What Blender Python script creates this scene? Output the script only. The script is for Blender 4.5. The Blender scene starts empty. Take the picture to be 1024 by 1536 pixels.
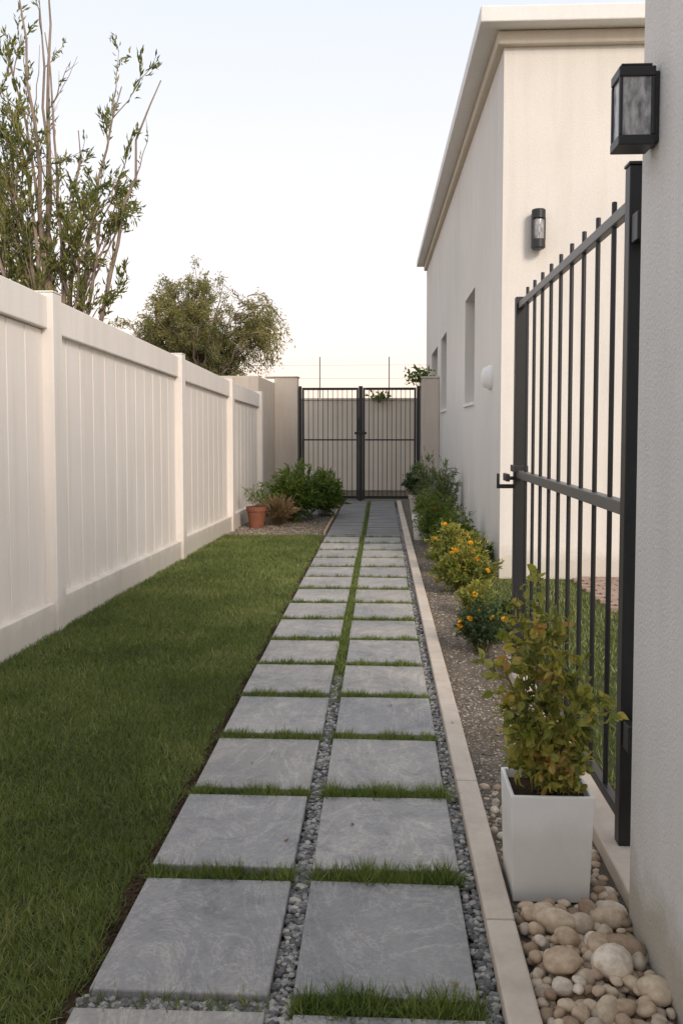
import bpy, math, numpy as np, bmesh
from mathutils import Vector
rng = np.random.default_rng(7)
S = bpy.context.scene
COL = S.collection

# ---------------------------------------------------------------- helpers
def link(o, parent=None):
    COL.objects.link(o)
    if parent is not None: o.parent = parent
    return o
def empty(name, loc=(0,0,0)):
    e = bpy.data.objects.new(name, None); e.empty_display_size = .1
    COL.objects.link(e); return e

class MB:
    def __init__(s): s.v=[]; s.f=[]; s.m=[]
    def add(s, vs, fs, mi=0):
        b=len(s.v); s.v+= [tuple(p) for p in vs]
        s.f += [tuple(b+i for i in f) for f in fs]; s.m += [mi]*len(fs)
    def box(s,x0,x1,y0,y1,z0,z1,mi=0):
        s.add([(x0,y0,z0),(x1,y0,z0),(x1,y1,z0),(x0,y1,z0),(x0,y0,z1),(x1,y0,z1),(x1,y1,z1),(x0,y1,z1)],
              [(0,3,2,1),(4,5,6,7),(0,1,5,4),(1,2,6,5),(2,3,7,6),(3,0,4,7)],mi)
    def slab(s,p0,p1,o0,o1,za,zb,mi=0):
        p0=np.array(p0,float);p1=np.array(p1,float);d=(p1-p0)/np.linalg.norm(p1-p0);n=np.array([d[1],-d[0]])
        c=[p0+n*o0,p0+n*o1,p1+n*o1,p1+n*o0]; zz=[za,za,zb,zb]
        s.add([(c[i][0],c[i][1],zz[i][0]) for i in range(4)]+[(c[i][0],c[i][1],zz[i][1]) for i in range(4)],
              [(0,3,2,1),(4,5,6,7),(0,1,5,4),(1,2,6,5),(2,3,7,6),(3,0,4,7)],mi)
    def cyl(s,p0,p1,r0,r1=None,n=8,mi=0):
        s.tube([p0,p1],[r0,r0 if r1 is None else r1],n,mi)
    def tube(s,pts,rad,n=6,mi=0):
        pts=[np.array(p,float) for p in pts]; b=len(s.v); up=np.array([.31,.17,.93])
        for i,p in enumerate(pts):
            d=(pts[min(i+1,len(pts)-1)]-pts[max(i-1,0)]); d=d/(np.linalg.norm(d)+1e-9)
            a=np.cross(d,up if abs(d@up)<.93 else np.array([1,0,0])); a/=np.linalg.norm(a); c=np.cross(d,a)
            for k in range(n):
                t=2*math.pi*k/n; s.v.append(tuple(p+rad[i]*(math.cos(t)*a+math.sin(t)*c)))
        for i in range(len(pts)-1):
            for k in range(n):
                s.f.append((b+i*n+k,b+i*n+(k+1)%n,b+(i+1)*n+(k+1)%n,b+(i+1)*n+k)); s.m.append(mi)
        s.f.append(tuple(b+k for k in range(n))[::-1]); s.m.append(mi)
        e=b+(len(pts)-1)*n; s.f.append(tuple(e+k for k in range(n))); s.m.append(mi)
    def lathe(s,cx,cy,prof,n=28,mi=0,sx=1,sy=1):
        b=len(s.v)
        for r,z in prof:
            for k in range(n):
                t=2*math.pi*k/n; s.v.append((cx+r*sx*math.cos(t),cy+r*sy*math.sin(t),z))
        for i in range(len(prof)-1):
            for k in range(n):
                s.f.append((b+i*n+k,b+i*n+(k+1)%n,b+(i+1)*n+(k+1)%n,b+(i+1)*n+k)); s.m.append(mi)
        s.f.append(tuple(b+k for k in range(n))[::-1]); s.m.append(mi)
        e=b+(len(prof)-1)*n; s.f.append(tuple(e+k for k in range(n))); s.m.append(mi)
    def obj(s,name,mats,parent=None,bevel=0,smooth=False,seg=2):
        me=bpy.data.meshes.new(name); me.from_pydata(s.v,[],s.f); me.update()
        if not isinstance(mats,(list,tuple)): mats=[mats]
        for m in mats: me.materials.append(m)
        me.polygons.foreach_set('material_index',s.m)
        if smooth: me.polygons.foreach_set('use_smooth',[True]*len(s.f))
        o=bpy.data.objects.new(name,me); link(o,parent)
        if bevel:
            md=o.modifiers.new('bevel','BEVEL'); md.width=bevel; md.segments=seg; md.limit_method='ANGLE'; md.angle_limit=math.radians(40)
        return o

def scatter(name,temps,pos,R,scale,mat,parent=None,smooth=False,rnd=None):
    pos=np.asarray(pos,float); N=len(pos)
    scale=np.asarray(scale,float)
    if scale.ndim==1: scale=np.repeat(scale[:,None],3,1)
    if rnd is None: rnd=rng.random(N)
    which=rng.integers(0,len(temps),N)
    VV=[];LI=[];LS=[];RN=[]; vb=0; lb=0
    for ti,(V,F) in enumerate(temps):
        idx=np.where(which==ti)[0]
        if len(idx)==0: continue
        V=np.asarray(V,float); n=len(V)
        W=np.einsum('nij,nkj->nki',R[idx],V[None]*scale[idx][:,None,:])+pos[idx][:,None,:]
        flat=np.concatenate([np.array(f) for f in F]); cnt=np.array([len(f) for f in F]); st=np.concatenate([[0],np.cumsum(cnt)[:-1]])
        M=len(idx)
        VV.append(W.reshape(-1,3)); LI.append((flat[None]+(vb+np.arange(M)*n)[:,None]).ravel())
        LS.append((st[None]+(lb+np.arange(M)*len(flat))[:,None]).ravel()); RN.append(np.repeat(rnd[idx],n))
        vb+=M*n; lb+=M*len(flat)
    VV=np.concatenate(VV);LI=np.concatenate(LI);LS=np.concatenate(LS);RN=np.concatenate(RN)
    me=bpy.data.meshes.new(name)
    me.vertices.add(len(VV)); me.vertices.foreach_set('co',VV.astype(np.float32).ravel())
    me.loops.add(len(LI)); me.loops.foreach_set('vertex_index',LI.astype(np.int32))
    me.polygons.add(len(LS)); me.polygons.foreach_set('loop_start',LS.astype(np.int32))
    me.update(calc_edges=True)
    me.polygons.foreach_set('use_smooth',np.full(len(LS),smooth))
    a=me.attributes.new('rnd','FLOAT','POINT'); a.data.foreach_set('value',RN.astype(np.float32))
    me.materials.append(mat)
    o=bpy.data.objects.new(name,me); link(o,parent); return o

def frames(d):
    d=np.asarray(d,float); d=d/(np.linalg.norm(d,axis=1,keepdims=True)+1e-9)
    r=rng.normal(size=d.shape); x=np.cross(d,r); x/=np.linalg.norm(x,axis=1,keepdims=True)+1e-9
    z=np.cross(x,d); return np.stack([x,d,z],axis=2)

BLADES=[]
for b in (.15,.35,.6):
    BLADES.append(([(-.5,0,0),(.5,0,0),(.42,.5,b*.25),(-.42,.5,b*.25),(0,1,b)],[(0,1,2,3),(3,2,4)]))
LEAF=[([(0,0,0),(-.5,.4,.08),(0,.42,-.04),(.5,.4,.08),(0,1,-.12)],[(0,2,1),(1,2,4),(0,3,2),(2,3,4)])]
LEAFBIG=[([(0,0,0),(-.36,.22,.05),(0,.2,-.02),(.36,.22,.05),(-.5,.5,.07),(0,.5,-.05),(.5,.5,.07),(-.3,.8,.0),(0,.8,-.1),(.3,.8,.0),(0,1.05,-.2)],
   [(0,2,1),(0,3,2),(1,2,5,4),(2,3,6,5),(4,5,8,7),(5,6,9,8),(7,8,10),(8,9,10)]),
  ([(0,0,0),(-.36,.22,.0),(0,.2,-.05),(.36,.22,.1),(-.5,.5,-.04),(0,.5,-.0),(.5,.5,.1),(-.3,.78,-.1),(0,.76,-.16),(.3,.8,.0),(.05,.95,-.4)],
   [(0,2,1),(0,3,2),(1,2,5,4),(2,3,6,5),(4,5,8,7),(5,6,9,8),(7,8,10),(8,9,10)])]
def stone_templates(n,sub,amp,flat=.75):
    out=[]
    for i in range(n):
        bm=bmesh.new(); bmesh.ops.create_icosphere(bm,subdivisions=sub,radius=1)
        V=np.array([v.co[:] for v in bm.verts]); F=[tuple(v.index for v in f.verts) for f in bm.faces]; bm.free()
        nrm=V.copy()
        for k in range(5):
            dd=rng.normal(size=3); dd/=np.linalg.norm(dd); V*= (1+amp*np.tanh(2.5*(nrm@dd))*rng.uniform(-1,1))[:,None]
        if sub==1: V*= (1+rng.uniform(-.18,.18,len(V)))[:,None]
        V[:,2]*=flat; out.append((V,F))
    return out
ROUND=stone_templates(12,3,.17,.85)
CRUSH=stone_templates(8,1,.15,.8)

# ---------------------------------------------------------------- materials
def newmat(name):
    m=bpy.data.materials.new(name); m.use_nodes=True; nt=m.node_tree; b=nt.nodes['Principled BSDF']; return m,nt,b
def noise(nt,scale,detail=4,rough=.55,vec=None,dist=0):
    n=nt.nodes.new('ShaderNodeTexNoise'); n.inputs['Scale'].default_value=scale; n.inputs['Detail'].default_value=detail
    n.inputs['Roughness'].default_value=rough; n.inputs['Distortion'].default_value=dist
    if vec is not None: nt.links.new(vec,n.inputs['Vector'])
    return n
def ramp(nt,fac,stops):
    r=nt.nodes.new('ShaderNodeValToRGB'); e=r.color_ramp.elements
    e[0].position=stops[0][0]; e[0].color=(*stops[0][1],1); e[1].position=stops[-1][0]; e[1].color=(*stops[-1][1],1)
    for p,c in stops[1:-1]:
        x=e.new(p); x.color=(*c,1)
    nt.links.new(fac,r.inputs['Fac']); return r
def mix(nt,a,b,fac,typ='MIX'):
    m=nt.nodes.new('ShaderNodeMix'); m.data_type='RGBA'; m.blend_type=typ
    for s,i in ((fac,0),(a,6),(b,7)):
        if isinstance(s,(int,float)): m.inputs[i].default_value=s
        elif isinstance(s,tuple): m.inputs[i].default_value=(*s,1)
        else: nt.links.new(s,m.inputs[i])
    return m.outputs[2]
def bump(nt,b,src,strength,dist=.01,prev=None):
    n=nt.nodes.new('ShaderNodeBump'); n.inputs['Strength'].default_value=strength; n.inputs['Distance'].default_value=dist
    nt.links.new(src,n.inputs['Height'])
    if prev: nt.links.new(prev.outputs[0],n.inputs['Normal'])
    nt.links.new(n.outputs[0],b.inputs['Normal']); return n
def coords(nt,scale=(1,1,1)):
    t=nt.nodes.new('ShaderNodeTexCoord'); m=nt.nodes.new('ShaderNodeMapping'); m.inputs['Scale'].default_value=scale
    nt.links.new(t.outputs['Object'],m.inputs['Vector']); return m.outputs[0]
def surf(name,c,rough=.8,var=.12,vs=2.,bs=80.,bstr=.3,bd=.004,spec=.3,metal=0,streak=0,var2=.06,dirt=0):
    m,nt,b=newmat(name); v=coords(nt)
    lo=tuple(x*(1-var) for x in c); hi=tuple(min(1,x*(1+var*.6)) for x in c)
    n1=noise(nt,vs,6,.6,v); r=ramp(nt,n1.outputs[0],[(.3,lo),(.7,hi)]); col=r.outputs[0]
    n2=noise(nt,bs,4,.6,v)
    r2=ramp(nt,n2.outputs[0],[(.3,(1-var2,)*3),(.7,(1,1,1))]); col=mix(nt,col,r2.outputs[0],1.,'MULTIPLY')
    if streak:
        v2=coords(nt,(6,6,.5)); n3=noise(nt,1.5,5,.6,v2); r3=ramp(nt,n3.outputs[0],[(.45,(1,1,1)),(.75,(1-streak,1-streak*1.1,1-streak*1.3))])
        col=mix(nt,col,r3.outputs[0],1.,'MULTIPLY')
    if dirt:
        t=nt.nodes.new('ShaderNodeTexCoord'); sx=nt.nodes.new('ShaderNodeSeparateXYZ'); nt.links.new(t.outputs['Object'],sx.inputs[0])
        ma=nt.nodes.new('ShaderNodeMath'); ma.operation='MULTIPLY_ADD'; nn=noise(nt,7,5,.65,v); nt.links.new(nn.outputs[0],ma.inputs[0]); ma.inputs[1].default_value=-.32; nt.links.new(sx.outputs[2],ma.inputs[2])
        r4=ramp(nt,ma.outputs[0],[(0,(1-dirt,1-dirt*1.1,1-dirt*1.3)),(.14,(1,1,1))]); col=mix(nt,col,r4.outputs[0],1.,'MULTIPLY')
    nt.links.new(col,b.inputs['Base Color']); b.inputs['Roughness'].default_value=rough
    b.inputs['Specular IOR Level'].default_value=spec; b.inputs['Metallic'].default_value=metal
    if bstr: bump(nt,b,n2.outputs[0],bstr,bd)
    return m
def leafmat(name,stops,trans=.35,rough=.5,nscale=3.):
    m,nt,b=newmat(name); a=nt.nodes.new('ShaderNodeAttribute'); a.attribute_name='rnd'
    v=coords(nt); n=noise(nt,nscale,3,.5,v)
    ma=nt.nodes.new('ShaderNodeMath'); ma.operation='MULTIPLY_ADD'; nt.links.new(n.outputs[0],ma.inputs[0]); ma.inputs[1].default_value=1.2; ma.inputs[2].default_value=-.6
    ad=nt.nodes.new('ShaderNodeMath'); ad.operation='ADD'; nt.links.new(a.outputs['Fac'],ad.inputs[0]); nt.links.new(ma.outputs[0],ad.inputs[1]); ad.use_clamp=True
    r=ramp(nt,ad.outputs[0],stops); nt.links.new(r.outputs[0],b.inputs['Base Color'])
    b.inputs['Roughness'].default_value=rough; b.inputs['Specular IOR Level'].default_value=.35
    tr=nt.nodes.new('ShaderNodeBsdfTranslucent')
    c2=mix(nt,r.outputs[0],(1.4,1.35,.6),1.,'MULTIPLY'); nt.links.new(c2,tr.inputs['Color'])
    ms=nt.nodes.new('ShaderNodeMixShader'); ms.inputs[0].default_value=trans
    nt.links.new(b.outputs[0],ms.inputs[1]); nt.links.new(tr.outputs[0],ms.inputs[2])
    nt.links.new(ms.outputs[0],nt.nodes['Material Output'].inputs['Surface']); return m
def stonemat(name,stops,rough=.8,bs=60,spec=.25):
    m,nt,b=newmat(name); a=nt.nodes.new('ShaderNodeAttribute'); a.attribute_name='rnd'
    r=ramp(nt,a.outputs['Fac'],stops); v=coords(nt); n=noise(nt,bs,5,.6,v)
    r2=ramp(nt,n.outputs[0],[(.3,(.7,.66,.62)),(.65,(1.06,1.06,1.06))])
    nt.links.new(mix(nt,r.outputs[0],r2.outputs[0],1.,'MULTIPLY'),b.inputs['Base Color'])
    b.inputs['Roughness'].default_value=rough; b.inputs['Specular IOR Level'].default_value=spec
    bump(nt,b,n.outputs[0],.35,.004); return m

M_near=surf('stucco_near',(.73,.71,.685),.9,.08,1.2,95,.8,.006,.15,streak=.06,dirt=.32)
M_house=surf('stucco_house',(.78,.745,.70),.9,.06,.7,60,.4,.006,.15,streak=.07,dirt=.2)
M_trim=surf('trim_paint',(.85,.83,.81),.7,.04,1.,40,.1,.003,.25,streak=.05)
M_band=surf('band_paint',(.68,.61,.52),.75,.05,1.,40,.15,.003,.2,streak=.08)
M_fence=surf('fence_vinyl',(.83,.78,.735),.5,.05,1.1,30,.05,.002,.35,streak=.08,var2=.02,dirt=.18)
M_wallb=surf('boundary_stucco',(.66,.59,.51),.9,.08,1.,50,.3,.006,.15,streak=.12)
M_black=surf('black_metal',(.016,.017,.019),.42,.2,3,60,.06,.001,.5)
M_grey=surf('gate_rail_metal',(.12,.115,.11),.42,.15,3,60,.06,.001,.5)
M_curb=surf('curb_concrete',(.60,.515,.43),.85,.16,3,90,.35,.003,.2,streak=.14)
M_white=surf('planter_white',(.82,.81,.79),.45,.03,3,40,.03,.001,.4,var2=.02,dirt=.14)
M_soil=surf('soil',(.085,.055,.035),.95,.4,6,70,1.,.02,.1)
M_terra=surf('terracotta',(.25,.10,.06),.8,.2,8,60,.2,.002,.2)
M_wood=surf('edging_wood',(.46,.34,.22),.8,.2,8,60,.2,.002,.2)
M_bark=surf('bark',(.32,.25,.20),.9,.35,4,40,.8,.01,.15)
M_stem=surf('stem_green',(.16,.14,.06),.7,.3,9,40,.3,.003,.2)
M_gravelbase=surf('gravel_base',(.15,.145,.14),.95,.4,30,140,1.,.02,.15,var2=.5)
M_bedbase=surf('bed_base',(.26,.215,.17),.95,.35,7,150,1.,.015,.15,var2=.45)
M_ground=surf('earth',(.16,.14,.10),.95,.3,.5,20,.6,.02,.1)
M_lawnbase=surf('lawn_base',(.10,.11,.045),.95,.4,14,150,1.,.02,.1)
M_slat=surf('slat_slab',(.23,.225,.22),.75,.2,3,60,.25,.004,.25)
M_brick=surf('patio_brick',(.36,.26,.21),.85,.3,7,70,.4,.004,.2)
m,nt,b=newmat('slate_tile'); v=coords(nt)
a=nt.nodes.new('ShaderNodeAttribute'); a.attribute_name='rnd'
r0=ramp(nt,a.outputs['Fac'],[(0,(.315,.306,.30)),(.5,(.39,.372,.352)),(1,(.36,.338,.312))])
n1=noise(nt,3.0,10,.72,v,1.8); r1=ramp(nt,n1.outputs[0],[(.30,(.60,.62,.65)),(.46,(.94,.94,.95)),(.58,(1.03,1.02,1.01)),(.70,(1.32,1.28,1.22))])
n2=noise(nt,80,5,.75,v); r2=ramp(nt,n2.outputs[0],[(.3,(.80,.80,.80)),(.7,(1.10,1.10,1.10))])
vv=coords(nt,(1.,.45,1)); n3=noise(nt,2.6,10,.72,vv,3.0); r3=ramp(nt,n3.outputs[0],[(.48,(1,1,1)),(.5,(1.38,1.34,1.28)),(.52,(1,1,1))])
n4=noise(nt,1.3,4,.5,v); r4=ramp(nt,n4.outputs[0],[(.35,(.82,.83,.85)),(.65,(1.08,1.07,1.05))])
n5=noise(nt,7,6,.6,v,.6); r5=ramp(nt,n5.outputs[0],[(.3,(.87,.87,.88)),(.7,(1.07,1.07,1.06))])
c=mix(nt,r0.outputs[0],r1.outputs[0],1.,'MULTIPLY')
for q in (r2,r3,r4,r5): c=mix(nt,c,q.outputs[0],1.,'MULTIPLY')
nt.links.new(c,b.inputs['Base Color']); b.inputs['Roughness'].default_value=.6; b.inputs['Specular IOR Level'].default_value=.35
bp=bump(nt,b,n1.outputs[0],.4,.014); bump(nt,b,n2.outputs[0],.25,.003,bp); M_tile=m
m,nt,b=newmat('window_glass'); b.inputs['Base Color'].default_value=(.03,.035,.04,1); b.inputs['Roughness'].default_value=.08; M_glass=m
m,nt,b=newmat('lamp_glass'); v=coords(nt,(1,1,.35)); n=noise(nt,60,4,.6,v); r=ramp(nt,n.outputs[0],[(.35,(.16,.16,.17)),(.65,(.50,.50,.50))])
nt.links.new(r.outputs[0],b.inputs['Base Color']); b.inputs['Roughness'].default_value=.2; M_lampglass=m

G_lawn=leafmat('grass_blade',[(0,(.085,.12,.036)),(.45,(.165,.21,.062)),(.8,(.235,.27,.095)),(1,(.40,.38,.20))],.3,.55,1.5)
G_joint=leafmat('grass_joint',[(0,(.065,.105,.025)),(.5,(.14,.195,.048)),(1,(.26,.29,.095))],.3,.5,4)
G_bright=leafmat('leaf_bright',[(0,(.05,.10,.02)),(.5,(.12,.19,.038)),(1,(.25,.29,.07))],.35)
G_yellow=leafmat('leaf_yellowgreen',[(0,(.08,.10,.022)),(.35,(.18,.21,.042)),(.68,(.36,.34,.08)),(.9,(.52,.43,.13)),(1,(.42,.24,.08))],.4)
G_dark=leafmat('leaf_dark',[(0,(.03,.055,.022)),(.6,(.07,.115,.045)),(1,(.14,.17,.07))],.25)
G_olive=leafmat('leaf_olive',[(0,(.08,.095,.045)),(.5,(.19,.195,.08)),(1,(.40,.35,.14))],.4,nscale=1.2)
G_willow=leafmat('leaf_willow',[(0,(.08,.11,.038)),(.5,(.17,.205,.065)),(1,(.36,.32,.12))],.4,nscale=1.5)
G_dry=leafmat('leaf_dry',[(0,(.18,.12,.07)),(1,(.44,.32,.20))],.3)
G_flower=leafmat('petal_yellow',[(0,(.78,.36,.01)),(1,(.85,.58,.04))],.2)
G_silver=leafmat('leaf_silver',[(0,(.10,.14,.06)),(1,(.28,.33,.18))],.3)
ST_grey=stonemat('crushed_grey',[(0,(.10,.10,.10)),(.5,(.24,.235,.23)),(.85,(.42,.41,.39)),(1,(.52,.48,.42))])
ST_bed=stonemat('bed_gravel',[(0,(.14,.11,.085)),(.5,(.28,.235,.185)),(.88,(.41,.355,.29)),(1,(.56,.51,.43))])
ST_peb=stonemat('river_pebble',[(0,(.27,.19,.13)),(.3,(.49,.37,.26)),(.6,(.60,.49,.36)),(.8,(.43,.36,.29)),(1,(.76,.67,.55))],.75,45)

# ---------------------------------------------------------------- ground
def sheet(name,x0,x1,y0,y1,z,mat,parent=None):
    mb=MB(); mb.add([(x0,y0,z),(x1,y0,z),(x1,y1,z),(x0,y1,z)],[(0,1,2,3)]); return mb.obj(name,mat,parent)
sheet('ground',-400,400,-400,400,-.03,M_ground)
lawnE=empty('lawn'); sheet('lawn_soil',-2.6,-.79,-2,11.75,0.,M_lawnbase,lawnE)
lawnR=empty('lawn'); sheet('lawn_soil',.935,8,2.6,8.46,0.,M_lawnbase,lawnR)
sheet('gravel_path_bed',-.79,.30,-2,17.3,-.004,M_gravelbase)
sheet('planting_bed',.385,.93,-2,8.46,.006,M_bedbase)
sheet('planting_bed',.385,1.14,8.46,17.45,.006,M_bedbase)
sheet('gravel_pad',-2.35,-.79,11.75,17.4,.004,M_bedbase)

def fence_x(y): return -2.39+.0312*(y-6.1)
# ---------------------------------------------------------------- grass
def blades(name,x,y,z,h,w,mat,parent,lean=.35,rnd=None):
    N=len(x); d=np.stack([rng.normal(0,lean,N),rng.normal(0,lean,N),np.ones(N)],1)
    sc=np.stack([w,h,h],1); return scatter(name,BLADES,np.stack([x,y,z],1),frames(d),sc,mat,parent,False,rnd)
X=[];Y=[];H=[];W=[]
for y0,y1,xmin,dens,w in ((1.2,3.,-1.9,23000,.0028),(3.,5.,-2.5,13500,.0034),(5,8,-2.5,8200,.0046),(8,11.75,-2.5,5000,.0062)):
    N=int((y1-y0)*(-.785-xmin)*dens); xx=rng.uniform(xmin,-.755,N); yy=rng.uniform(y0,y1,N)
    k=xx>fence_x(yy)+.04; xx=xx[k];yy=yy[k]
    X.append(xx);Y.append(yy); H.append(rng.uniform(.022,.052,len(xx))); W.append(rng.uniform(.7,1.3,len(xx))*w)
X=np.concatenate(X);Y=np.concatenate(Y);H=np.concatenate(H);W=np.concatenate(W)
edge=.014*np.sin(Y*9)+.010*np.sin(Y*23+1)+rng.normal(0,.008,len(Y))
k=X< -.780+edge; X,Y,H,W=X[k],Y[k],H[k],W[k]
pn=.5+.25*np.sin(X*5+np.sin(Y*3))*np.cos(Y*4+X*2)+.2*np.sin(X*17+2*np.sin(Y*7))*np.sin(Y*13)
H=H*(.75+.45*pn)
blades('grass_blades',X,Y,np.zeros(len(X)),H,W,G_lawn,lawnE,.6,np.clip(rng.beta(1.6,2.2,len(X))*.98+.3*(pn-.5),0,1))
N=24000; x=rng.uniform(.94,3.2,N); y=rng.uniform(3.,8.4,N); k=~((x>1.8)&(y>6.9)); x=x[k];y=y[k]
blades('grass_blades',x,y,np.zeros(len(x)),rng.uniform(.025,.05,len(x)),rng.uniform(.004,.006,len(x)),G_lawn,lawnR)

# ---------------------------------------------------------------- pavers
pav=empty('stepping_stone_path')
P=.626; TL=.553; rows=[]; XL=((-.745,-.280),(-.217,.249))
for n in range(-4,15):
    yb=2.655+P*n; yf=yb-TL; rows.append((yf,yb))
    for (x0,x1) in XL:
        mb=MB(); j=rng.uniform(-.006,.006,4); a=rng.uniform(-.006,.006); zt=.032+rng.uniform(-.003,.003)
        vs=[(x0+j[0],yf+a,-.01),(x1+j[1],yf-a,-.01),(x1+j[1],yb-a,-.01),(x0+j[0],yb+a,-.01)]
        vs+= [(p[0],p[1],zt+rng.uniform(-.002,.002)) for p in vs]
        mb.add(vs,[(0,3,2,1),(4,5,6,7),(0,1,5,4),(1,2,6,5),(2,3,7,6),(3,0,4,7)])
        o=mb.obj('paver',M_tile,pav,.005)
        at=o.data.attributes.new('rnd','FLOAT','POINT'); at.data.foreach_set('value',[rng.random()]*8)
yb_last=rows[-1][1]
sl=MB(); y=yb_last+.08
while y<17.2:
    for x0,x1 in ((-.735,-.265),(-.205,.255)): sl.box(x0,x1,y,y+.17,-.01,.03+rng.uniform(-.002,.002))
    y+=.225
y=13.9
while y<17.2:
    sl.box(-1.75,-.82,y,y+.17,-.01,.03+rng.uniform(-.002,.002)); y+=.225
sl.obj('slat_pavers',M_slat,pav,.004)
mb=MB(); mb.box(-.80,-.77,11.9,17.2,-.01,.045); mb.obj('wood_edging',M_wood,pav,.004)
X=[];Y=[];H=[]
for i,(yf,yb) in enumerate(rows):
    if yb<1.5: continue
    g0=yb-.004; g1=yb+P-TL+.004
    for s,(x0,x1) in enumerate(XL):
        n=int(3000 if yb<5 else 1500 if yb<8 else 800)
        if s==0 and yb<2.4: n=int(n*.08)
        elif s==0 and yb<2.9: n=int(n*.7)
        xx=x0+(x1-x0)*rng.random(n)
        cl=.55+.45*np.sin(xx*23+i*2.1+s)*np.sin(xx*51+i)
        keep=rng.random(n)<(cl+.4); xx=xx[keep]; cl=cl[keep]
        X.append(xx); Y.append(rng.uniform(g0,g1,len(xx))); H.append(rng.uniform(.032,.076,len(xx))*(.62+.55*cl)*(1.12 if s==1 and yb<3.4 else .88))
n=11000; yy=rng.uniform(4.2,17,n); kk=rng.random(n)<np.clip((yy-4.2)/.9,0,1); yy=yy[kk]
X.append(rng.uniform(-.283,-.216,len(yy))); Y.append(yy); H.append(rng.uniform(.025,.055,len(yy)))
X=np.concatenate(X);Y=np.concatenate(Y);H=np.concatenate(H)
w=np.where(Y<5,.0033,.0055)*rng.uniform(.7,1.3,len(X))
blades('joint_grass',X,Y,np.zeros(len(X)),H,w,G_joint,pav,.5)
def stones(name,x,y,z,s,temps,mat,parent,smooth=False,asp=True):
    N=len(x); sc=np.repeat(s[:,None],3,1)
    if asp: sc=sc*np.stack([rng.uniform(.75,1.3,N),rng.uniform(.75,1.2,N),rng.uniform(.6,.95,N)],1)
    t=rng.uniform(0,2*math.pi,N); d=np.stack([np.cos(t),np.sin(t),rng.normal(0,.25,N)],1); d/=np.linalg.norm(d,axis=1,keepdims=True)
    up=np.tile([0,0,1.],(N,1)); xx=np.cross(d,up); xx/=np.linalg.norm(xx,axis=1,keepdims=True); R=np.stack([xx,d,np.cross(xx,d)],2)
    return scatter(name,temps,np.stack([x,y,z],1),R,sc,mat,parent,smooth)
X=[];Y=[];Sz=[];Z=[]
def reg(x0,x1,y0,y1,n,s0,s1,z0=0,z1=.014):
    X.append(rng.uniform(x0,x1,n));Y.append(rng.uniform(y0,y1,n));Sz.append(rng.uniform(s0,s1,n));Z.append(rng.uniform(z0,z1,n))
reg(-.278,-.220,1.3,5.,2600,.006,.014); reg(-.278,-.220,5,12,1200,.006,.012,-.002,.004)
reg(.252,.298,1.3,6,2800,.006,.013); reg(.252,.298,6,16,2500,.007,.013)
reg(-.76,-.27,2.035,2.10,900,.006,.014,0,.010); reg(-.77,.27,1.42,1.49,500,.006,.014,0,.008)
reg(-.745,-.285,2.655,2.73,500,.005,.010,0,.004)
stones('crushed_gravel',np.concatenate(X),np.concatenate(Y),np.concatenate(Z),np.concatenate(Sz),CRUSH,ST_grey,pav)
sheet('soil_edge',-.80,-.742,-2,11.7,.003,M_soil,pav)
n=2200; stones('soil_crumbs',rng.uniform(-.79,-.748,n),rng.uniform(1.3,7,n),rng.uniform(.002,.008,n),rng.uniform(.003,.008,n),CRUSH,M_soil,pav)
cb=MB(); y=-1.5
while y<16.6:
    L=.98; cb.box(.302,.385,y,y+L,-.02,.05+rng.uniform(-.0015,.0015)); y+=L+.004
cb.obj('garden_curb',M_curb,None,.006)
cb=MB(); cb.box(.745,.90,2.50,5.30,-.02,.06); cb.obj('gate_plinth',M_curb,None,.006)
bedE=empty('bed_gravel')
def bedst(n,y0,y1,s0,s1,x1=.735):
    x=rng.uniform(.39,x1,n); y=rng.uniform(y0,y1,n); return x,y,rng.uniform(.003,.008,n),s0+(s1-s0)*rng.random(n)**2.5
A=[bedst(6500,2.9,5,.002,.009),bedst(5500,5,8.4,.0035,.010,.92),bedst(3000,8.4,15,.005,.011,1.12)]
A=[np.concatenate(q) for q in zip(*A)]
stones('gravel_stones',A[0],A[1],A[2],A[3],CRUSH,ST_bed,bedE)
A=rng.uniform(-2.2,-.82,3500),rng.uniform(11.8,13.9,3500)
stones('pad_stones',A[0],A[1],np.full(3500,.006),rng.uniform(.006,.012,3500),CRUSH,ST_bed,bedE)
pebE=empty('river_pebbles')
PX=[];PY=[];PZ=[];PS=[]
def pack(x0,x1,y0,y1,tries,sfun,z):
    placed=[]
    for _ in range(tries):
        s=sfun(); x=rng.uniform(x0+s*.7,x1-s*.7); y=rng.uniform(y0,y1)
        if .385-s<x<.655+s*.8 and 2.56-s<y<2.84: continue
        ok=True
        for (a,b_,c_) in placed:
            if abs(a-x)<.1 and (a-x)**2+(b_-y)**2<((s+c_)*.78)**2: ok=False;break
        if ok: placed.append((x,y,s))
    for (x,y,s) in placed: PX.append(x);PY.append(y);PZ.append(z+s*.45);PS.append(s)
pack(.39,.735,1.5,2.95,3000,lambda: rng.uniform(.012,.022),.0)
pack(.39,.725,1.5,2.66,1700,lambda: rng.uniform(.015,.028),.014)
pack(.40,.715,1.6,2.6,34,lambda: rng.uniform(.034,.050),.026)
pack(.40,.715,1.6,2.6,360,lambda: rng.uniform(.013,.026),.034)
pack(.39,.74,2.85,3.5,220,lambda: rng.uniform(.010,.022),.0)
stones('pebbles',np.array(PX),np.array(PY),np.array(PZ),np.array(PS),ROUND,ST_peb,pebE,True)
fx=np.array([.20,-.10,-.55,.05,.46,.62,-.33,.15,-.68,.34,.55,-.45]); fy=np.array([2.16,3.05,3.6,4.4,3.3,3.9,2.9,5.6,5.2,4.1,4.6,6.9])
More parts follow.
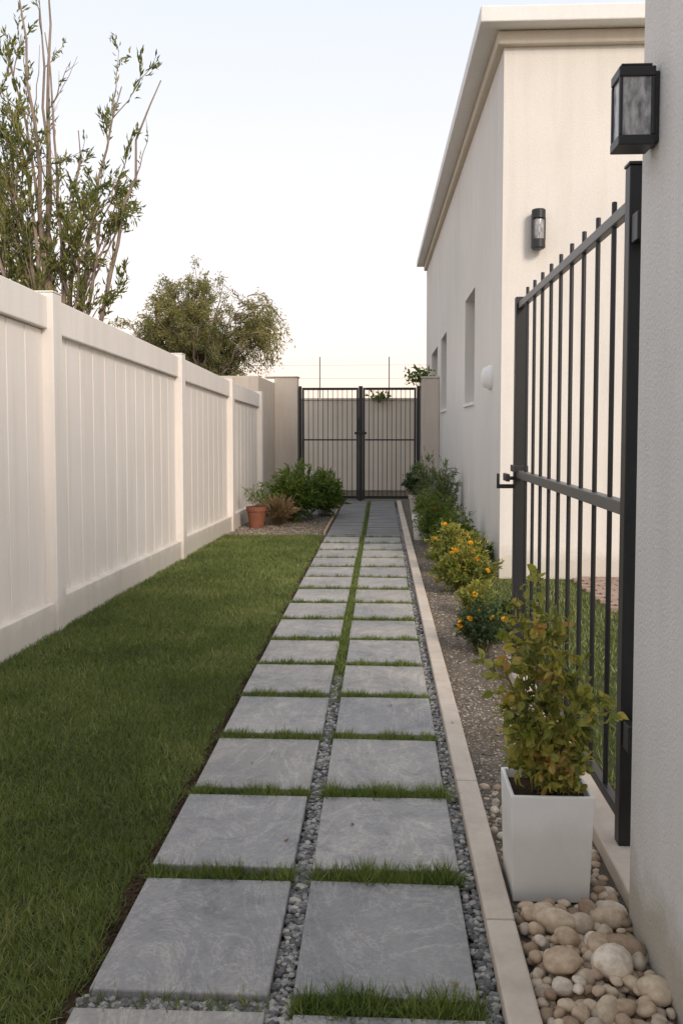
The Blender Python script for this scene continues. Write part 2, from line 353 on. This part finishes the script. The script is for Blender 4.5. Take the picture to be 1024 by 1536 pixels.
fz=np.where((fx>.30)&(fx<.386),.056,np.where(fx>.38,.016,.038)); t=rng.uniform(0,6.28,12); d=np.stack([np.cos(t),np.sin(t),np.zeros(12)],1); xx=np.stack([-np.sin(t),np.cos(t),np.full(12,.2)],1); xx/=np.linalg.norm(xx,axis=1,keepdims=True)
L=rng.uniform(.015,.026,12); scatter('fallen_leaves',LEAFBIG,np.stack([fx,fy,fz],1),np.stack([xx,d,np.cross(xx,d)],2),np.stack([L*.6,L,L],1),G_dry)

# ---------------------------------------------------------------- left fence
fen=empty('vinyl_privacy_fence'); posts=[(-.8,2.62),(2.65,2.53),(6.1,2.41),(9.56,2.28),(12.3,2.17),(14.75,2.09)]
fp=MB(); fr=MB(); fb=MB()
for (y,zt) in posts:
    x=fence_x(y); fp.box(x-.085,x+.095,y-.085,y+.085,-.02,zt); fp.box(x-.089,x+.099,y-.089,y+.089,zt+.001,zt+.014)
for (ya,za),(yb,zb) in zip(posts[:-1],posts[1:]):
    a=np.array((fence_x(ya),ya+.08)); b_=np.array((fence_x(yb),yb-.08)); L=np.linalg.norm(b_-a)
    fr.slab(a,b_,-.045,.055,(za-.27,za-.025),(zb-.25,zb-.025)); fr.slab(a,b_,-.055,.07,(-.01,.24),(-.01,.22))
    nb=int(round(L/.285))
    for k in range(nb):
        t0=k/nb; t1=(k+1)/nb; g=.006/L; q0=a+(b_-a)*(t0+g); q1=a+(b_-a)*(t1-g)
        fb.slab(q0,q1,-.012,.012,(.2,za-.26+(zb-za)*t0),(.2,za-.26+(zb-za)*t1))
    fb.slab(a,b_,-.03,-.004,(.2,za-.26),(.2,zb-.25))
fp.obj('posts',M_fence,fen,.008); fr.obj('rails',M_fence,fen,.008); fb.obj('boards',M_fence,fen,.005)
w=MB(); w.box(-3.6,-2.32,15.2,15.45,-.02,2.40); w.box(-2.32,-2.16,15.2,17.75,-.02,2.40); w.box(-2.158,-1.69,17.45,17.75,-.02,2.50)
w.box(-2.35,-1.67,17.43,17.77,2.502,2.53); w.obj('boundary_wall',M_wallb,None,.01)
w=MB(); w.box(.79,1.145,17.45,17.8,-.02,2.48); w.box(.77,1.147,17.43,17.82,2.482,2.52); w.obj('gate_pillar',M_wallb,None,.008)
w=MB(); w.box(-9,1.14,21.,21.25,-.02,2.17); w.box(-9,1.14,20.97,21.28,2.172,2.22); w.obj('rear_boundary_wall',M_wallb,None,.01)
we=MB()
for x in (-4.3,-1.5,.18): we.cyl((x,21.12,2.2),(x,21.12,3.22),.013,n=6)
for z in (2.7,3.02): 
    we.cyl((-9,21.12,z),(1.1,21.12,z),.003,n=4)
we.obj('electric_fence_wires',M_grey)
# ---------------------------------------------------------------- far gate
fg=empty('double_metal_gate'); g=MB(); yg=17.5
def leaf(x0,x1):
    g.box(x0,x0+.04,yg-.025,yg+.025,.04,2.3); g.box(x1-.04,x1,yg-.025,yg+.025,.04,2.3)
    for z0,z1 in ((.06,.12),(1.235,1.265),(2.25,2.30)): g.box(x0+.042,x1-.042,yg-.02,yg+.02,z0,z1)
    n=10
    for k in range(1,n+1):
        x=x0+.03+(x1-x0-.06)*k/(n+1); g.cyl((x,yg,.08),(x,yg,2.28),.0075,n=6)
leaf(-1.60,-.465); leaf(-.375,.69)
g.box(-.46,-.38,yg-.05,yg+.05,0,2.33); g.box(-1.67,-1.61,yg-.045,yg+.045,0,2.33); g.box(.70,.775,yg-.045,yg+.045,0,2.33)
g.box(-.54,-.30,yg-.09,yg-.052,1.36,1.41); g.box(-.48,-.42,yg-.09,yg-.052,1.42,1.68)
g.obj('gate_frame',M_black,fg,.004)
# ---------------------------------------------------------------- near gate
ng=empty('metal_side_gate'); g=MB(); gx=.82; ye=5.2
g.box(gx-.026,gx+.026,2.87,2.925,.0,2.30); g.box(gx-.03,gx+.03,2.866,2.929,2.301,2.312)
g.box(gx-.03,gx+.03,ye,ye+.06,.0,2.235)
g.box(gx-.014,gx+.014,2.93,ye-.005,.12,.16)
g.cyl((gx-.03,ye-.03,1.165),(gx-.075,ye-.03,1.165),.012); g.box(gx-.085,gx-.065,ye-.06,ye+.09,1.145,1.19); g.box(gx-.04,gx+.04,ye-.07,ye+.1,1.20,1.24)
g.box(gx-.12,gx-.032,ye+.02,ye+.04,1.10,1.125); g.box(gx-.13,gx-.115,ye+.02,ye+.04,1.10,1.19)
for k in range(9):
    y=2.925+.228*(k+1)
    if y<ye-.02: g.cyl((gx,y,.14),(gx,y,2.255),.0095,n=10)
for z in (.4,2.05): g.box(gx-.02,gx+.055,2.80,2.868,z,z+.09)
g.obj('posts_and_bars',M_black,ng,.003)
g=MB(); g.box(gx-.016,gx+.016,2.927,ye-.002,2.165,2.205); g.box(gx-.022,gx+.022,2.927,ye-.002,1.165,1.21); g.obj('rails',M_grey,ng,.003)

# ---------------------------------------------------------------- near right wall + lantern
w=MB(); w.box(.716,1.35,-3,2.48,-.02,4.6); w.obj('stucco_garden_wall',M_near,None,.012,seg=3)
def lantern(name,cx,cy,z0,z1,hw,dep):
    E=empty(name); f=MB(); gl=MB()
    def B(mb,a0,a1,b0,b1,c0,c1): mb.box(cx-a1,cx-a0,cy+b0,cy+b1,c0,c1)
    H=z1-z0; t=hw*.24
    B(f,0,.012,-hw*.8,hw*.8,z0+.01,z1-.01)
    B(f,.012,dep,-hw,hw,z1-H*.13,z1); B(f,.02,dep-.006,-hw*.9,hw*.9,z1+.001,z1+.008)
    B(f,.012,dep,-hw,hw,z0,z0+H*.13)
    for s in (-1,1):
        b0,b1=(-hw,-hw+t) if s<0 else (hw-t,hw)
        B(f,dep-t,dep-.001,b0,b1,z0+H*.13,z1-H*.13); B(f,.0125,.0125+t,b0,b1,z0+H*.13,z1-H*.13)
    B(gl,.02,dep-t*.6,-hw+t*.6,hw-t*.6,z0+H*.12,z1-H*.12)
    f.obj('frame',M_black,E,.003); gl.obj('glass',M_lampglass,E)
lantern('wall_lantern',.716,2.36,2.188,2.388,.043,.106)
E=empty('wall_lantern'); f=MB(); gl=MB(); cx,cy=1.475,8.46; z0,z1=3.16,3.53
f.box(cx-.055,cx+.055,cy-.03,cy,z0+.02,z1-.02)
f.lathe(cx,cy-.075,[(.062,z1-.09),(.066,z1-.085),(.066,z1-.01),(.058,z1)],20); f.lathe(cx,cy-.075,[(.05,z0),(.066,z0+.01),(.066,z0+.085),(.062,z0+.09)],20)
for t in (200,340,60,120): 
    a=math.radians(t); f.box(cx+.06*math.cos(a)-.007,cx+.06*math.cos(a)+.007,cy-.075+.06*math.sin(a)-.007,cy-.075+.06*math.sin(a)+.007,z0+.08,z1-.08)
gl.lathe(cx,cy-.075,[(.045,z0+.08),(.05,z0+.1),(.05,z1-.1),(.045,z1-.08)],18)
f.obj('frame',M_black,E,.003); gl.obj('glass',M_lampglass,E,smooth=True)

# ---------------------------------------------------------------- house
ho=empty('stucco_house'); HX=1.15; HY=8.47; HY2=22.6; HZ=5.25
def slope(o):
    for v in o.data.vertices:
        if v.co.z>4.9: v.co.z+= .033*(v.co.y-HY)
wins=[(10.9,12.15,1.80,3.22),(15.6,17.0,1.82,3.20),(18.1,20.2,1.82,3.18)]
mb=MB(); ys=sorted([HY,HY2]+[w_[0] for w_ in wins]+[w_[1] for w_ in wins])
for y0,y1 in zip(ys[:-1],ys[1:]):
    win=[w_ for w_ in wins if w_[0]==y0]
    segs=[(-.02,HZ)] if not win else [(-.02,win[0][2]),(win[0][3],HZ)]
    for z0,z1 in segs: mb.add([(HX,y0,z0),(HX,y1,z0),(HX,y1,z1),(HX,y0,z1)],[(0,1,2,3)])
D=.26
for y0,y1,z0,z1 in wins:
    mb.add([(HX,y0,z0),(HX,y1,z0),(HX,y1,z1),(HX,y0,z1),(HX+D,y0,z0),(HX+D,y1,z0),(HX+D,y1,z1),(HX+D,y0,z1)],
           [(0,1,5,4),(1,2,6,5),(2,3,7,6),(3,0,4,7)])
mb.add([(HX,HY,-.02),(9,HY,-.02),(9,HY,HZ),(HX,HY,HZ)],[(0,1,2,3)])
mb.add([(9,HY,-.02),(9,HY2,-.02),(9,HY2,HZ),(9,HY,HZ)],[(0,1,2,3)])
mb.add([(HX,HY2,-.02),(9,HY2,-.02),(9,HY2,HZ),(HX,HY2,HZ)],[(3,2,1,0)])
slope(mb.obj('walls',M_house,ho))
mb=MB(); fr=MB(); sill=MB()
for y0,y1,z0,z1 in wins:
    x=HX+D-.03; mb.add([(x+.015,y0,z0),(x+.015,y1,z0),(x+.015,y1,z1),(x+.015,y0,z1)],[(0,1,2,3)])
    t=.05; fr.box(x,x+.03,y0,y1,z0,z0+t); fr.box(x,x+.03,y0,y1,z1-t,z1)
    fr.box(x,x+.03,y0,y0+t,z0+t,z1-t); fr.box(x,x+.03,y1-t,y1,z0+t,z1-t); fr.box(x,x+.03,(y0+y1)/2-.025,(y0+y1)/2+.025,z0+t,z1-t)
    sill.box(HX-.025,HX+.2,y0-.02,y1+.02,z0-.04,z0+.004)
mb.obj('window_glass',M_glass,ho); fr.obj('window_frames',M_trim,ho); sill.obj('window_sills',M_trim,ho,.004)
c=MB(); c.box(HX-.07,9.07,HY-.07,HY2+.07,5.07,5.20); o=c.obj('cornice_band',M_band,ho,.02); slope(o)
c=MB(); c.box(HX-.25,9.25,HY-.25,HY2+.25,5.203,5.35); o=c.obj('cornice_fascia',M_trim,ho,.012); slope(o)
E=empty('oval_bulkhead_light'); f=MB()
def oval(x0,prof,cy,cz,ry,rz,n=28):
    b=len(f.v)
    for s,dx in prof:
        for k in range(n):
            t=2*math.pi*k/n; f.v.append((x0-dx,cy+ry*s*math.cos(t),cz+rz*s*math.sin(t)))
    for i in range(len(prof)-1):
        for k in range(n): f.f.append((b+i*n+k,b+i*n+(k+1)%n,b+(i+1)*n+(k+1)%n,b+(i+1)*n+k)); f.m.append(0)
    f.f.append(tuple(b+(len(prof)-1)*n+k for k in range(n))); f.m.append(0)
oval(HX,[(1,0),(1,.03),(.93,.04),(.88,.045),(.84,.07),(.7,.09),(.4,.105),(.1,.11)],9.2,2.0,.085,.13)
f.obj('housing',M_white,E,smooth=True)
pt=MB()
for i in range(14):
    for j in range(18):
        x=1.83+i*.16+(.08 if j%2 else 0); y=6.95+j*.083; pt.box(x,x+.15,y,y+.075,-.01,.03+rng.uniform(-.002,.002))
pt.obj('brick_patio',M_brick,None,.003)

# ---------------------------------------------------------------- plants
def bez(p0,p1,p2,n=8):
    t=np.linspace(0,1,n)[:,None]; return (1-t)**2*p0+2*t*(1-t)*p1+t*t*p2
def shrub(name,x,y,w,h,z0=0.,stems=24,lps=40,ls=.04,lw=.45,mat=None,temps=LEAF,spread=.3,up=.6,jit=.04,flower=0,side=3,tmin=.25,stemr=.003,depth=None,parent=None,droop=0,fall=.55,vlo=.72,sl=1.):
    E=parent or empty(name); sm=MB(); P_=[];D_=[]; dpt=depth or w; tips=[]
    for i in range(stems):
        a=rng.uniform(0,2*math.pi); r=math.sqrt(rng.random())
        top=np.array([x+math.cos(a)*r*w/2, y+math.sin(a)*r*dpt/2, z0+h*(1-fall*r*r)*rng.uniform(vlo,1.03)])
        base=np.array([x+math.cos(a)*r*w*.12,y+math.sin(a)*r*dpt*.12,z0]); midp=base*.5+top*.5+np.array([0,0,h*.12])-np.array([math.cos(a),math.sin(a),0])*r*w*.1
        pts=bez(base,midp,top,7); sm.tube(pts,np.linspace(stemr,stemr*.3,7),5); tips.append(top)
        lines=[(pts,tmin)]
        for s in range(side):
            k=rng.integers(2 if tmin>.1 else 1,6); q0=pts[k]; dd=rng.normal(size=3)*np.array([1,1,.5])+np.array([math.cos(a)*.5,math.sin(a)*.5,.5]); dd/=np.linalg.norm(dd)
            L=min(w,h)*rng.uniform(.15,.32)*sl; q2=q0+dd*L; q2[2]=max(q2[2],z0+.02); sp=bez(q0,(q0+q2)/2+np.array([0,0,.02]),q2,4); sm.tube(sp,[stemr*.6,stemr*.5,stemr*.4,stemr*.2],4); lines.append((sp,.1)); tips.append(q2)
        per=max(2,int(lps/len(lines)))
        for (pl,t0) in lines:
            t=rng.uniform(t0,1,per)*(len(pl)-1); i0=np.minimum(t.astype(int),len(pl)-2); f_=(t-i0)[:,None]
            pp=pl[i0]*(1-f_)+pl[i0+1]*f_; tang=pl[i0+1]-pl[i0]; tang/=np.linalg.norm(tang,axis=1,keepdims=True)+1e-9
            d=rng.normal(size=(per,3))*.7+tang*up+np.array([0,0,.15-droop]); P_.append(pp+rng.normal(size=pp.shape)*jit*.3); D_.append(d)
    P_=np.concatenate(P_);D_=np.concatenate(D_); P_[:,2]=np.maximum(P_[:,2],z0+.01)
    n=len(P_); L=ls*rng.uniform(.55,1.25,n)
    sm.obj('stems',M_stem,E); 
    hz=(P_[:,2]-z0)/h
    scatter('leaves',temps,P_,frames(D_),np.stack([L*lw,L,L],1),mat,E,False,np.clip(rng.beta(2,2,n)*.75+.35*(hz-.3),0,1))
    if flower:
        fp=[];fd=[]
        tips=np.array(tips); tips=tips[tips[:,1]<np.median(tips[:,1])+.05]; sel=tips[rng.choice(len(tips),min(flower,len(tips)),replace=False)]
        for c_ in sel:
            ax=np.array([rng.normal(0,.5),-.5+rng.normal(0,.4),.9]); ax/=np.linalg.norm(ax); u=np.cross(ax,[1,0,.2]);u/=np.linalg.norm(u);v_=np.cross(ax,u)
            for ring,nn,el in ((1,11,.15),(.7,8,.6),(.4,5,1.3)):
                for k in range(nn):
                    t=2*math.pi*k/nn+ring; fp.append(c_); fd.append((math.cos(t)*u+math.sin(t)*v_)+ax*el)
        fp=np.array(fp);fd=np.array(fd); L=np.full(len(fp),flsize)
        scatter('flowers',LEAF,fp,frames(fd),np.stack([L*.7,L,L],1),G_flower,E)
    return E
flsize=.024
def planter():
    E=empty('potted_shrub'); x0,x1,y0,y1,zt=.393,.643,2.585,2.815,.345; t=.012; e=.010
    mb=MB()
    def ring(i,z): 
        return [(x0+i,y0+i,z),(x1-i,y0+i,z),(x1-i,y1-i,z),(x0+i,y1-i,z)]
    vs=ring(e,.012)+ring(0,zt)+ring(t,zt)+ring(t,zt-.035)
    fs=[(0,3,2,1)]
    for r_ in range(3):
        for k in range(4): fs.append((r_*4+k,r_*4+(k+1)%4,(r_+1)*4+(k+1)%4,(r_+1)*4+k))
    mb.add(vs,fs); mb.obj('planter_box',M_white,E,.003)
    s=MB(); s.add(ring(t-.001,zt-.03),[(0,1,2,3)]); s.obj('potting_soil',M_soil,E)
    cx,cy=(x0+x1)/2,(y0+y1)/2; z0=zt-.03
    sm=MB(); P_=[];D_=[]
    leaders=[(-.08,0,.66),(-.03,.03,.70),(.02,-.02,.60),(-.13,-.02,.57),(.07,.02,.52),(.12,0,.44),(-.16,.02,.42),(.14,.03,.35),(.05,.06,.55),(-.06,-.05,.52),(.0,-.08,.42),(.11,-.06,.34),(-.11,-.07,.36),(.15,-.02,.27),(-.13,.0,.28),(.02,.02,.50),(-.09,.05,.62),(.07,-.07,.28),(-.02,-.09,.26),(-.08,-.08,.20),(.10,-.08,.18),(.0,-.09,.15)]
    for (dx,dy,hh) in leaders:
        b0=np.array([cx+dx*.25+rng.normal(0,.01),cy+dy*.3,z0]); top=np.array([cx+dx,cy+dy,z0+hh]); mp=(b0+top)/2+np.array([-dx*.25,0,hh*.12])
        pl=bez(b0,mp,top,10); pl[1:-1]+=rng.normal(size=(8,3))*.004; sm.tube(pl,np.linspace(.0038,.0012,10),5)
        lines=[(pl,.12,26)]
        for s in range(8):
            k=rng.integers(1,9); q0=pl[k]; dd=rng.normal(size=3)*np.array([1,1,.45])+np.array([dx*3,dy*3,.15]); dd/=np.linalg.norm(dd); L=rng.uniform(.035,.10)
            q2=q0+dd*L; sp=bez(q0,(q0+q2)/2+np.array([0,0,.018]),q2,5); sm.tube(sp,np.linspace(.002,.0008,5),4); lines.append((sp,.15,int(rng.uniform(6,13))))
        for (q,t0,n_) in lines:
            t=rng.uniform(t0,1,n_)*(len(q)-1); i0=np.minimum(t.astype(int),len(q)-2); f_=(t-i0)[:,None]
            pp=q[i0]*(1-f_)+q[i0+1]*f_; tg=q[i0+1]-q[i0]; tg/=np.linalg.norm(tg,axis=1,keepdims=True)
            P_.append(pp); D_.append(rng.normal(size=(n_,3))*.7+tg*.6-np.array([0,0,.3]))
    P_=np.concatenate(P_);D_=np.concatenate(D_); n=len(P_); L=.039*rng.uniform(.45,1.25,n)
    sm.obj('stems',M_stem,E); clump=.28*np.sin(P_[:,0]*38+P_[:,2]*29)*np.sin(P_[:,2]*24+P_[:,1]*30)
    scatter('leaves',LEAFBIG,P_,frames(D_),np.stack([L*.55,L,L],1),G_yellow,E,False,np.clip(rng.beta(2,2,n)*.8+.06+clump+.1*(P_[:,2]-z0),0,1))
planter()
shrub('marigold_plant',.65,5.6,.34,.38,0,46,60,.035,.35,G_dark,flower=10,side=3)
flsize=.026
shrub('flowering_shrub',.78,6.7,.36,.34,0,44,50,.045,.4,G_yellow,flower=3,side=3,vlo=.4)
shrub('flowering_shrub',.74,7.7,.56,.55,0,64,70,.045,.4,G_yellow,flower=10,side=3,vlo=.4)
shrub('flowering_shrub',.76,8.7,.56,.60,0,64,70,.05,.4,G_yellow,flower=8,side=3,vlo=.4)
shrub('green_shrub',.82,9.8,.6,.62,0,54,60,.05,.4,G_bright,flower=6,vlo=.45)
shrub('green_shrub',.72,10.9,.6,.70,0,60,60,.05,.35,G_bright,flower=6,vlo=.5)
shrub('green_shrub',.84,5.95,.34,.36,0,34,44,.045,.4,G_dark)
shrub('lavender_plant',.82,12.4,.65,1.12,0,46,46,.09,.14,G_silver,side=2,up=1.2,spread=.3,vlo=.5)
shrub('lavender_plant',.80,14.2,.55,1.2,0,40,40,.10,.14,G_silver,side=2,up=1.2,vlo=.5)
shrub('strappy_plant',.98,8.95,.35,.34,0,26,14,.12,.12,G_bright,side=0,up=2)
def pot(name,x,y,r,h,mat,plant):
    E=empty(name); mb=MB(); mb.lathe(x,y,[(r*.72,.004),(r*.95,h*.8),(r*1.06,h*.8),(r*1.08,h),(r*.94,h),(r*.9,h*.86)],28)
    mb.obj('pot',mat,E,smooth=False); s=MB(); s.lathe(x,y,[(r*.9,h*.84),(r*.89,h*.88)],20); s.obj('potting_soil',M_soil,E); plant(E,h*.88); return E
pot('potted_plant',.50,11.4,.095,.34,M_white,lambda E,z: shrub('p',.52,11.4,.28,.30,z,18,30,.05,.3,G_bright,parent=E))
pot('potted_topiary',.60,14.9,.13,.34,M_wallb,lambda E,z: shrub('p',.60,14.9,.50,.58,z,60,90,.04,.5,G_dark,parent=E))
pot('terracotta_potted_plant',-1.84,12.7,.145,.32,M_terra,lambda E,z: shrub('p',-1.84,12.7,.5,.42,z,14,14,.07,.3,G_bright,parent=E))
shrub('ornamental_grass',-1.56,13.0,.6,.44,0,90,8,.15,.06,G_dry,side=0,up=2.5)
shrub('leafy_shrub',-1.38,13.6,.85,1.0,0,64,58,.12,.24,G_bright,side=3,up=1.,vlo=.5)
shrub('leafy_shrub',-.96,14.3,.66,.88,0,50,52,.12,.24,G_bright,side=3,up=1.,vlo=.5)
shrub('leafy_shrub',-1.65,14.4,.5,.6,0,36,50,.09,.28,G_dark,side=3)
E=empty('climbing_vine'); shrub('v',.80,17.65,.6,.62,2.3,20,16,.10,.5,G_bright,parent=E,vlo=.3)
shrub('v2',-.1,20.9,.7,.3,2.1,12,12,.10,.5,G_bright,parent=E)

# ---------------------------------------------------------------- trees
def twigleaves(pl,n,t0,jit,dirb,rad):
    t=t0+(1-t0)*rng.random(n)**.8; t=t*(len(pl)-1); i0=np.minimum(t.astype(int),len(pl)-2); f_=(t-i0)[:,None]
    pp=pl[i0]*(1-f_)+pl[i0+1]*f_; tg=pl[i0+1]-pl[i0]; tg/=np.linalg.norm(tg,axis=1,keepdims=True)+1e-9
    return pp+rng.normal(size=pp.shape)*jit, tg*dirb+rng.normal(size=pp.shape)*rad
T=empty('willow_tree'); tb=MB(); LP=[];LD=[]
base=np.array([-4.1,11.,0.])
ends=[(-4.30,11.2,7.7,.0),(-4.55,10.9,7.3,.0),(-4.42,11.3,7.0,.1),(-4.75,11.1,6.3,.55),(-5.0,10.8,6.1,.9),(-5.3,11.2,5.7,1.),(-5.2,10.6,4.9,1.2),(-4.9,11.1,5.3,.8),(-4.75,10.8,4.7,1.),
      (-5.8,11.,4.8,1.),(-3.30,11.1,5.80,.45),(-2.72,10.8,5.75,.05),(-3.35,10.9,4.6,.8),(-3.9,11.2,5.3,.25),(-4.5,10.7,5.4,.5),(-4.95,11.4,4.4,1.1),(-3.5,10.7,4.2,.9),(-5.5,11.1,4.2,1.),(-4.2,10.9,6.4,.05),(-4.1,10.8,4.6,.6)]
for ex,ey,ez,lf in ends:
    e=np.array([ex,ey,ez]); b0=base+rng.normal(size=3)*np.array([.1,.1,0]); m_=b0*.45+e*.55; m_[0]=b0[0]+(e[0]-b0[0])*.25; m_[2]=ez*.45+.9
    pl=bez(b0,m_,e,14); pl[1:-1]+=rng.normal(size=(12,3))*.03
    r0=rng.uniform(.04,.06); tb.tube(pl,np.linspace(r0,.007,14),6)
    nt_=int(10*lf)+4
    for k in range(nt_):
        i=rng.integers(6,13); q0=pl[i]; dd=(pl[i+1 if i<13 else i]-pl[i-1]); dd/=np.linalg.norm(dd); dd=dd+rng.normal(size=3)*.4; dd/=np.linalg.norm(dd)
        L=rng.uniform(.3,.9); q2=q0+dd*L+np.array([0,0,.15]); tw=bez(q0,q0+dd*L*.5,q2,7); tw[1:-1]+=rng.normal(size=(5,3))*.012; tb.tube(tw,np.linspace(.010,.003,7),4)
        if lf>0:
            a,b_=twigleaves(tw,int(rng.uniform(14,48)*min(1,lf+.3)),.3,.02,1.5,.6); LP.append(a);LD.append(b_)
            for s in range(2):
                j=rng.integers(2,7); d3=rng.normal(size=3)*.7+dd+np.array([0,0,.4]); d3/=np.linalg.norm(d3); q3=tw[j]+d3*rng.uniform(.12,.35); sp=bez(tw[j],(tw[j]+q3)/2,q3,4); tb.tube(sp,[.005,.004,.003,.002],3)
                if lf>.2: a,b_=twigleaves(sp,int(rng.uniform(8,24)),.1,.015,1.5,.6); LP.append(a);LD.append(b_)
for c_ in ((-3.35,10.9,4.05),(-4.0,10.9,4.15),(-3.3,11,4.45),(-4.9,10.9,4.2),(-3.75,11,4.35),(-3.2,10.9,4.2)):
    n=120; d=rng.normal(size=(n,3))+np.array([0,0,.5]); LP.append(np.array(c_)+rng.normal(size=(n,3))*.07); LD.append(d)
    tb.tube([base+[0,0,2.4],(base+[0,0,2.4]+np.array(c_))/2+[0,0,.05],np.array(c_)],[.02,.014,.008],5)
tb.obj('trunk_and_limbs',M_bark,T,smooth=True)
LP=np.concatenate(LP);LD=np.concatenate(LD); n=len(LP); L=rng.uniform(.06,.13,n)
scatter('leaves',LEAF,LP,frames(LD),np.stack([L*.26,L,L],1),G_willow,T)

T=empty('olive_tree'); tb=MB(); LP=[];LD=[];RN=[]
b0=np.array([-4.75,22.,0]); tb.tube([b0,b0+[.05,0,1.],b0+[-.05,0,1.9]],[.2,.15,.13],8)
cc=np.array([-4.7,22.,3.75])
for k in range(84):
    u=rng.normal(size=3); u/=np.linalg.norm(u); u[2]=abs(u[2])*1.0-.35*(rng.random()<.45)
    rr=rng.uniform(.6,1.0); e=cc+u*np.array([1.75,1.6,1.85])*rr
    s0=b0+[-.05,0,1.7]; m_=s0*.5+e*.5+np.array([0,0,.45]); pl=bez(s0,m_,e,9); pl[1:-1]+=rng.normal(size=(7,3))*.05
    tb.tube(pl,np.linspace(.05,.01,9),5)
    shade=rng.uniform(-.22,.22)
    for q in range(11):
        i=rng.integers(3,9); q0=pl[i]; dd=rng.normal(size=3)+ (q0-cc)/1.5 +np.array([0,0,.15]); dd/=np.linalg.norm(dd); L=rng.uniform(.25,.65); q2=q0+dd*L+np.array([.06,0,-L*L*.35])
        tw=bez(q0,q0+dd*L*.6,q2,6); tb.tube(tw,np.linspace(.009,.003,6),3)
        a,b_=twigleaves(tw,66,.1,.055,1.,.75); LP.append(a);LD.append(b_-np.array([0,0,.2])); RN.append(np.full(len(a),shade))
for k in range(22):
    s0=cc+np.array([rng.uniform(1.0,1.6),rng.uniform(-.7,.7),rng.uniform(.0,1.)]); e=s0+np.array([rng.uniform(.4,.85),0,rng.uniform(-1.3,-.4)]); pl=bez(s0,s0+[.5,0,.25],e,8); tb.tube(pl,np.linspace(.015,.003,8),4)
    a,b_=twigleaves(pl,150,.1,.06,1.,.6); LP.append(a);LD.append(b_-np.array([0,0,.5])); RN.append(np.full(len(a),.15))
tb.obj('trunk_and_limbs',M_bark,T,smooth=True)
LP=np.concatenate(LP);LD=np.concatenate(LD);RN=np.concatenate(RN); n=len(LP); L=rng.uniform(.06,.11,n)
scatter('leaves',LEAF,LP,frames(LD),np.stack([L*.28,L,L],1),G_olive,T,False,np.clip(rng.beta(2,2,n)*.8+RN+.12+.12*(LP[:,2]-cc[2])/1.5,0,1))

# ---------------------------------------------------------------- light
wd=bpy.data.worlds.new('World'); S.world=wd; wd.use_nodes=True; nt=wd.node_tree; bg=nt.nodes['Background']
sk=nt.nodes.new('ShaderNodeTexSky'); sk.sky_type='NISHITA'; sk.sun_disc=False
EL=30; AZ=150
sk.sun_elevation=math.radians(EL); sk.sun_rotation=math.radians(AZ); sk.air_density=1.; sk.dust_density=2.; sk.ozone_density=1.
tc=nt.nodes.new('ShaderNodeTexCoord'); sp=nt.nodes.new('ShaderNodeSeparateXYZ'); nt.links.new(tc.outputs['Generated'],sp.inputs[0])
# thin high haze in front of the clear sky: warm pink at the horizon, pale blue-white above
k=8.1
rp=ramp(nt,sp.outputs[2],[(0,(1.30,.95,.76)),(.06,(1.26,.99,.84)),(.15,(1.15,1.01,.95)),(.28,(1.02,.985,1.0)),(.45,(.90,.935,.99)),(.8,(.82,.88,.97))])
hz=mix(nt,rp.outputs[0],(k,k,k),1.,'MULTIPLY')
nt.links.new(mix(nt,sk.outputs[0],hz,.78),bg.inputs['Color']); bg.inputs['Strength'].default_value=.145
su=bpy.data.lights.new('Sun','SUN'); su.energy=2.3; su.angle=math.radians(14); su.color=(1,.86,.72); so=bpy.data.objects.new('sun_light',su); link(so)
el=math.radians(EL); az=math.radians(AZ); d=Vector((math.sin(az)*math.cos(el),math.cos(az)*math.cos(el),math.sin(el)))
so.rotation_euler=d.to_track_quat('Z','Y').to_euler()
cam=bpy.data.cameras.new('Camera'); co=bpy.data.objects.new('camera',cam); link(co); co.location=(0,0,1.45)
co.rotation_euler=(math.radians(87.0),0,math.radians(2.64)); cam.sensor_fit='VERTICAL'; cam.sensor_height=36; cam.lens=30.47; cam.shift_y=-55/1536; cam.clip_end=2000; cam.clip_start=.02
S.camera=co
S.view_settings.view_transform='Standard'; S.view_settings.look='None'; S.view_settings.exposure=0
print('done')
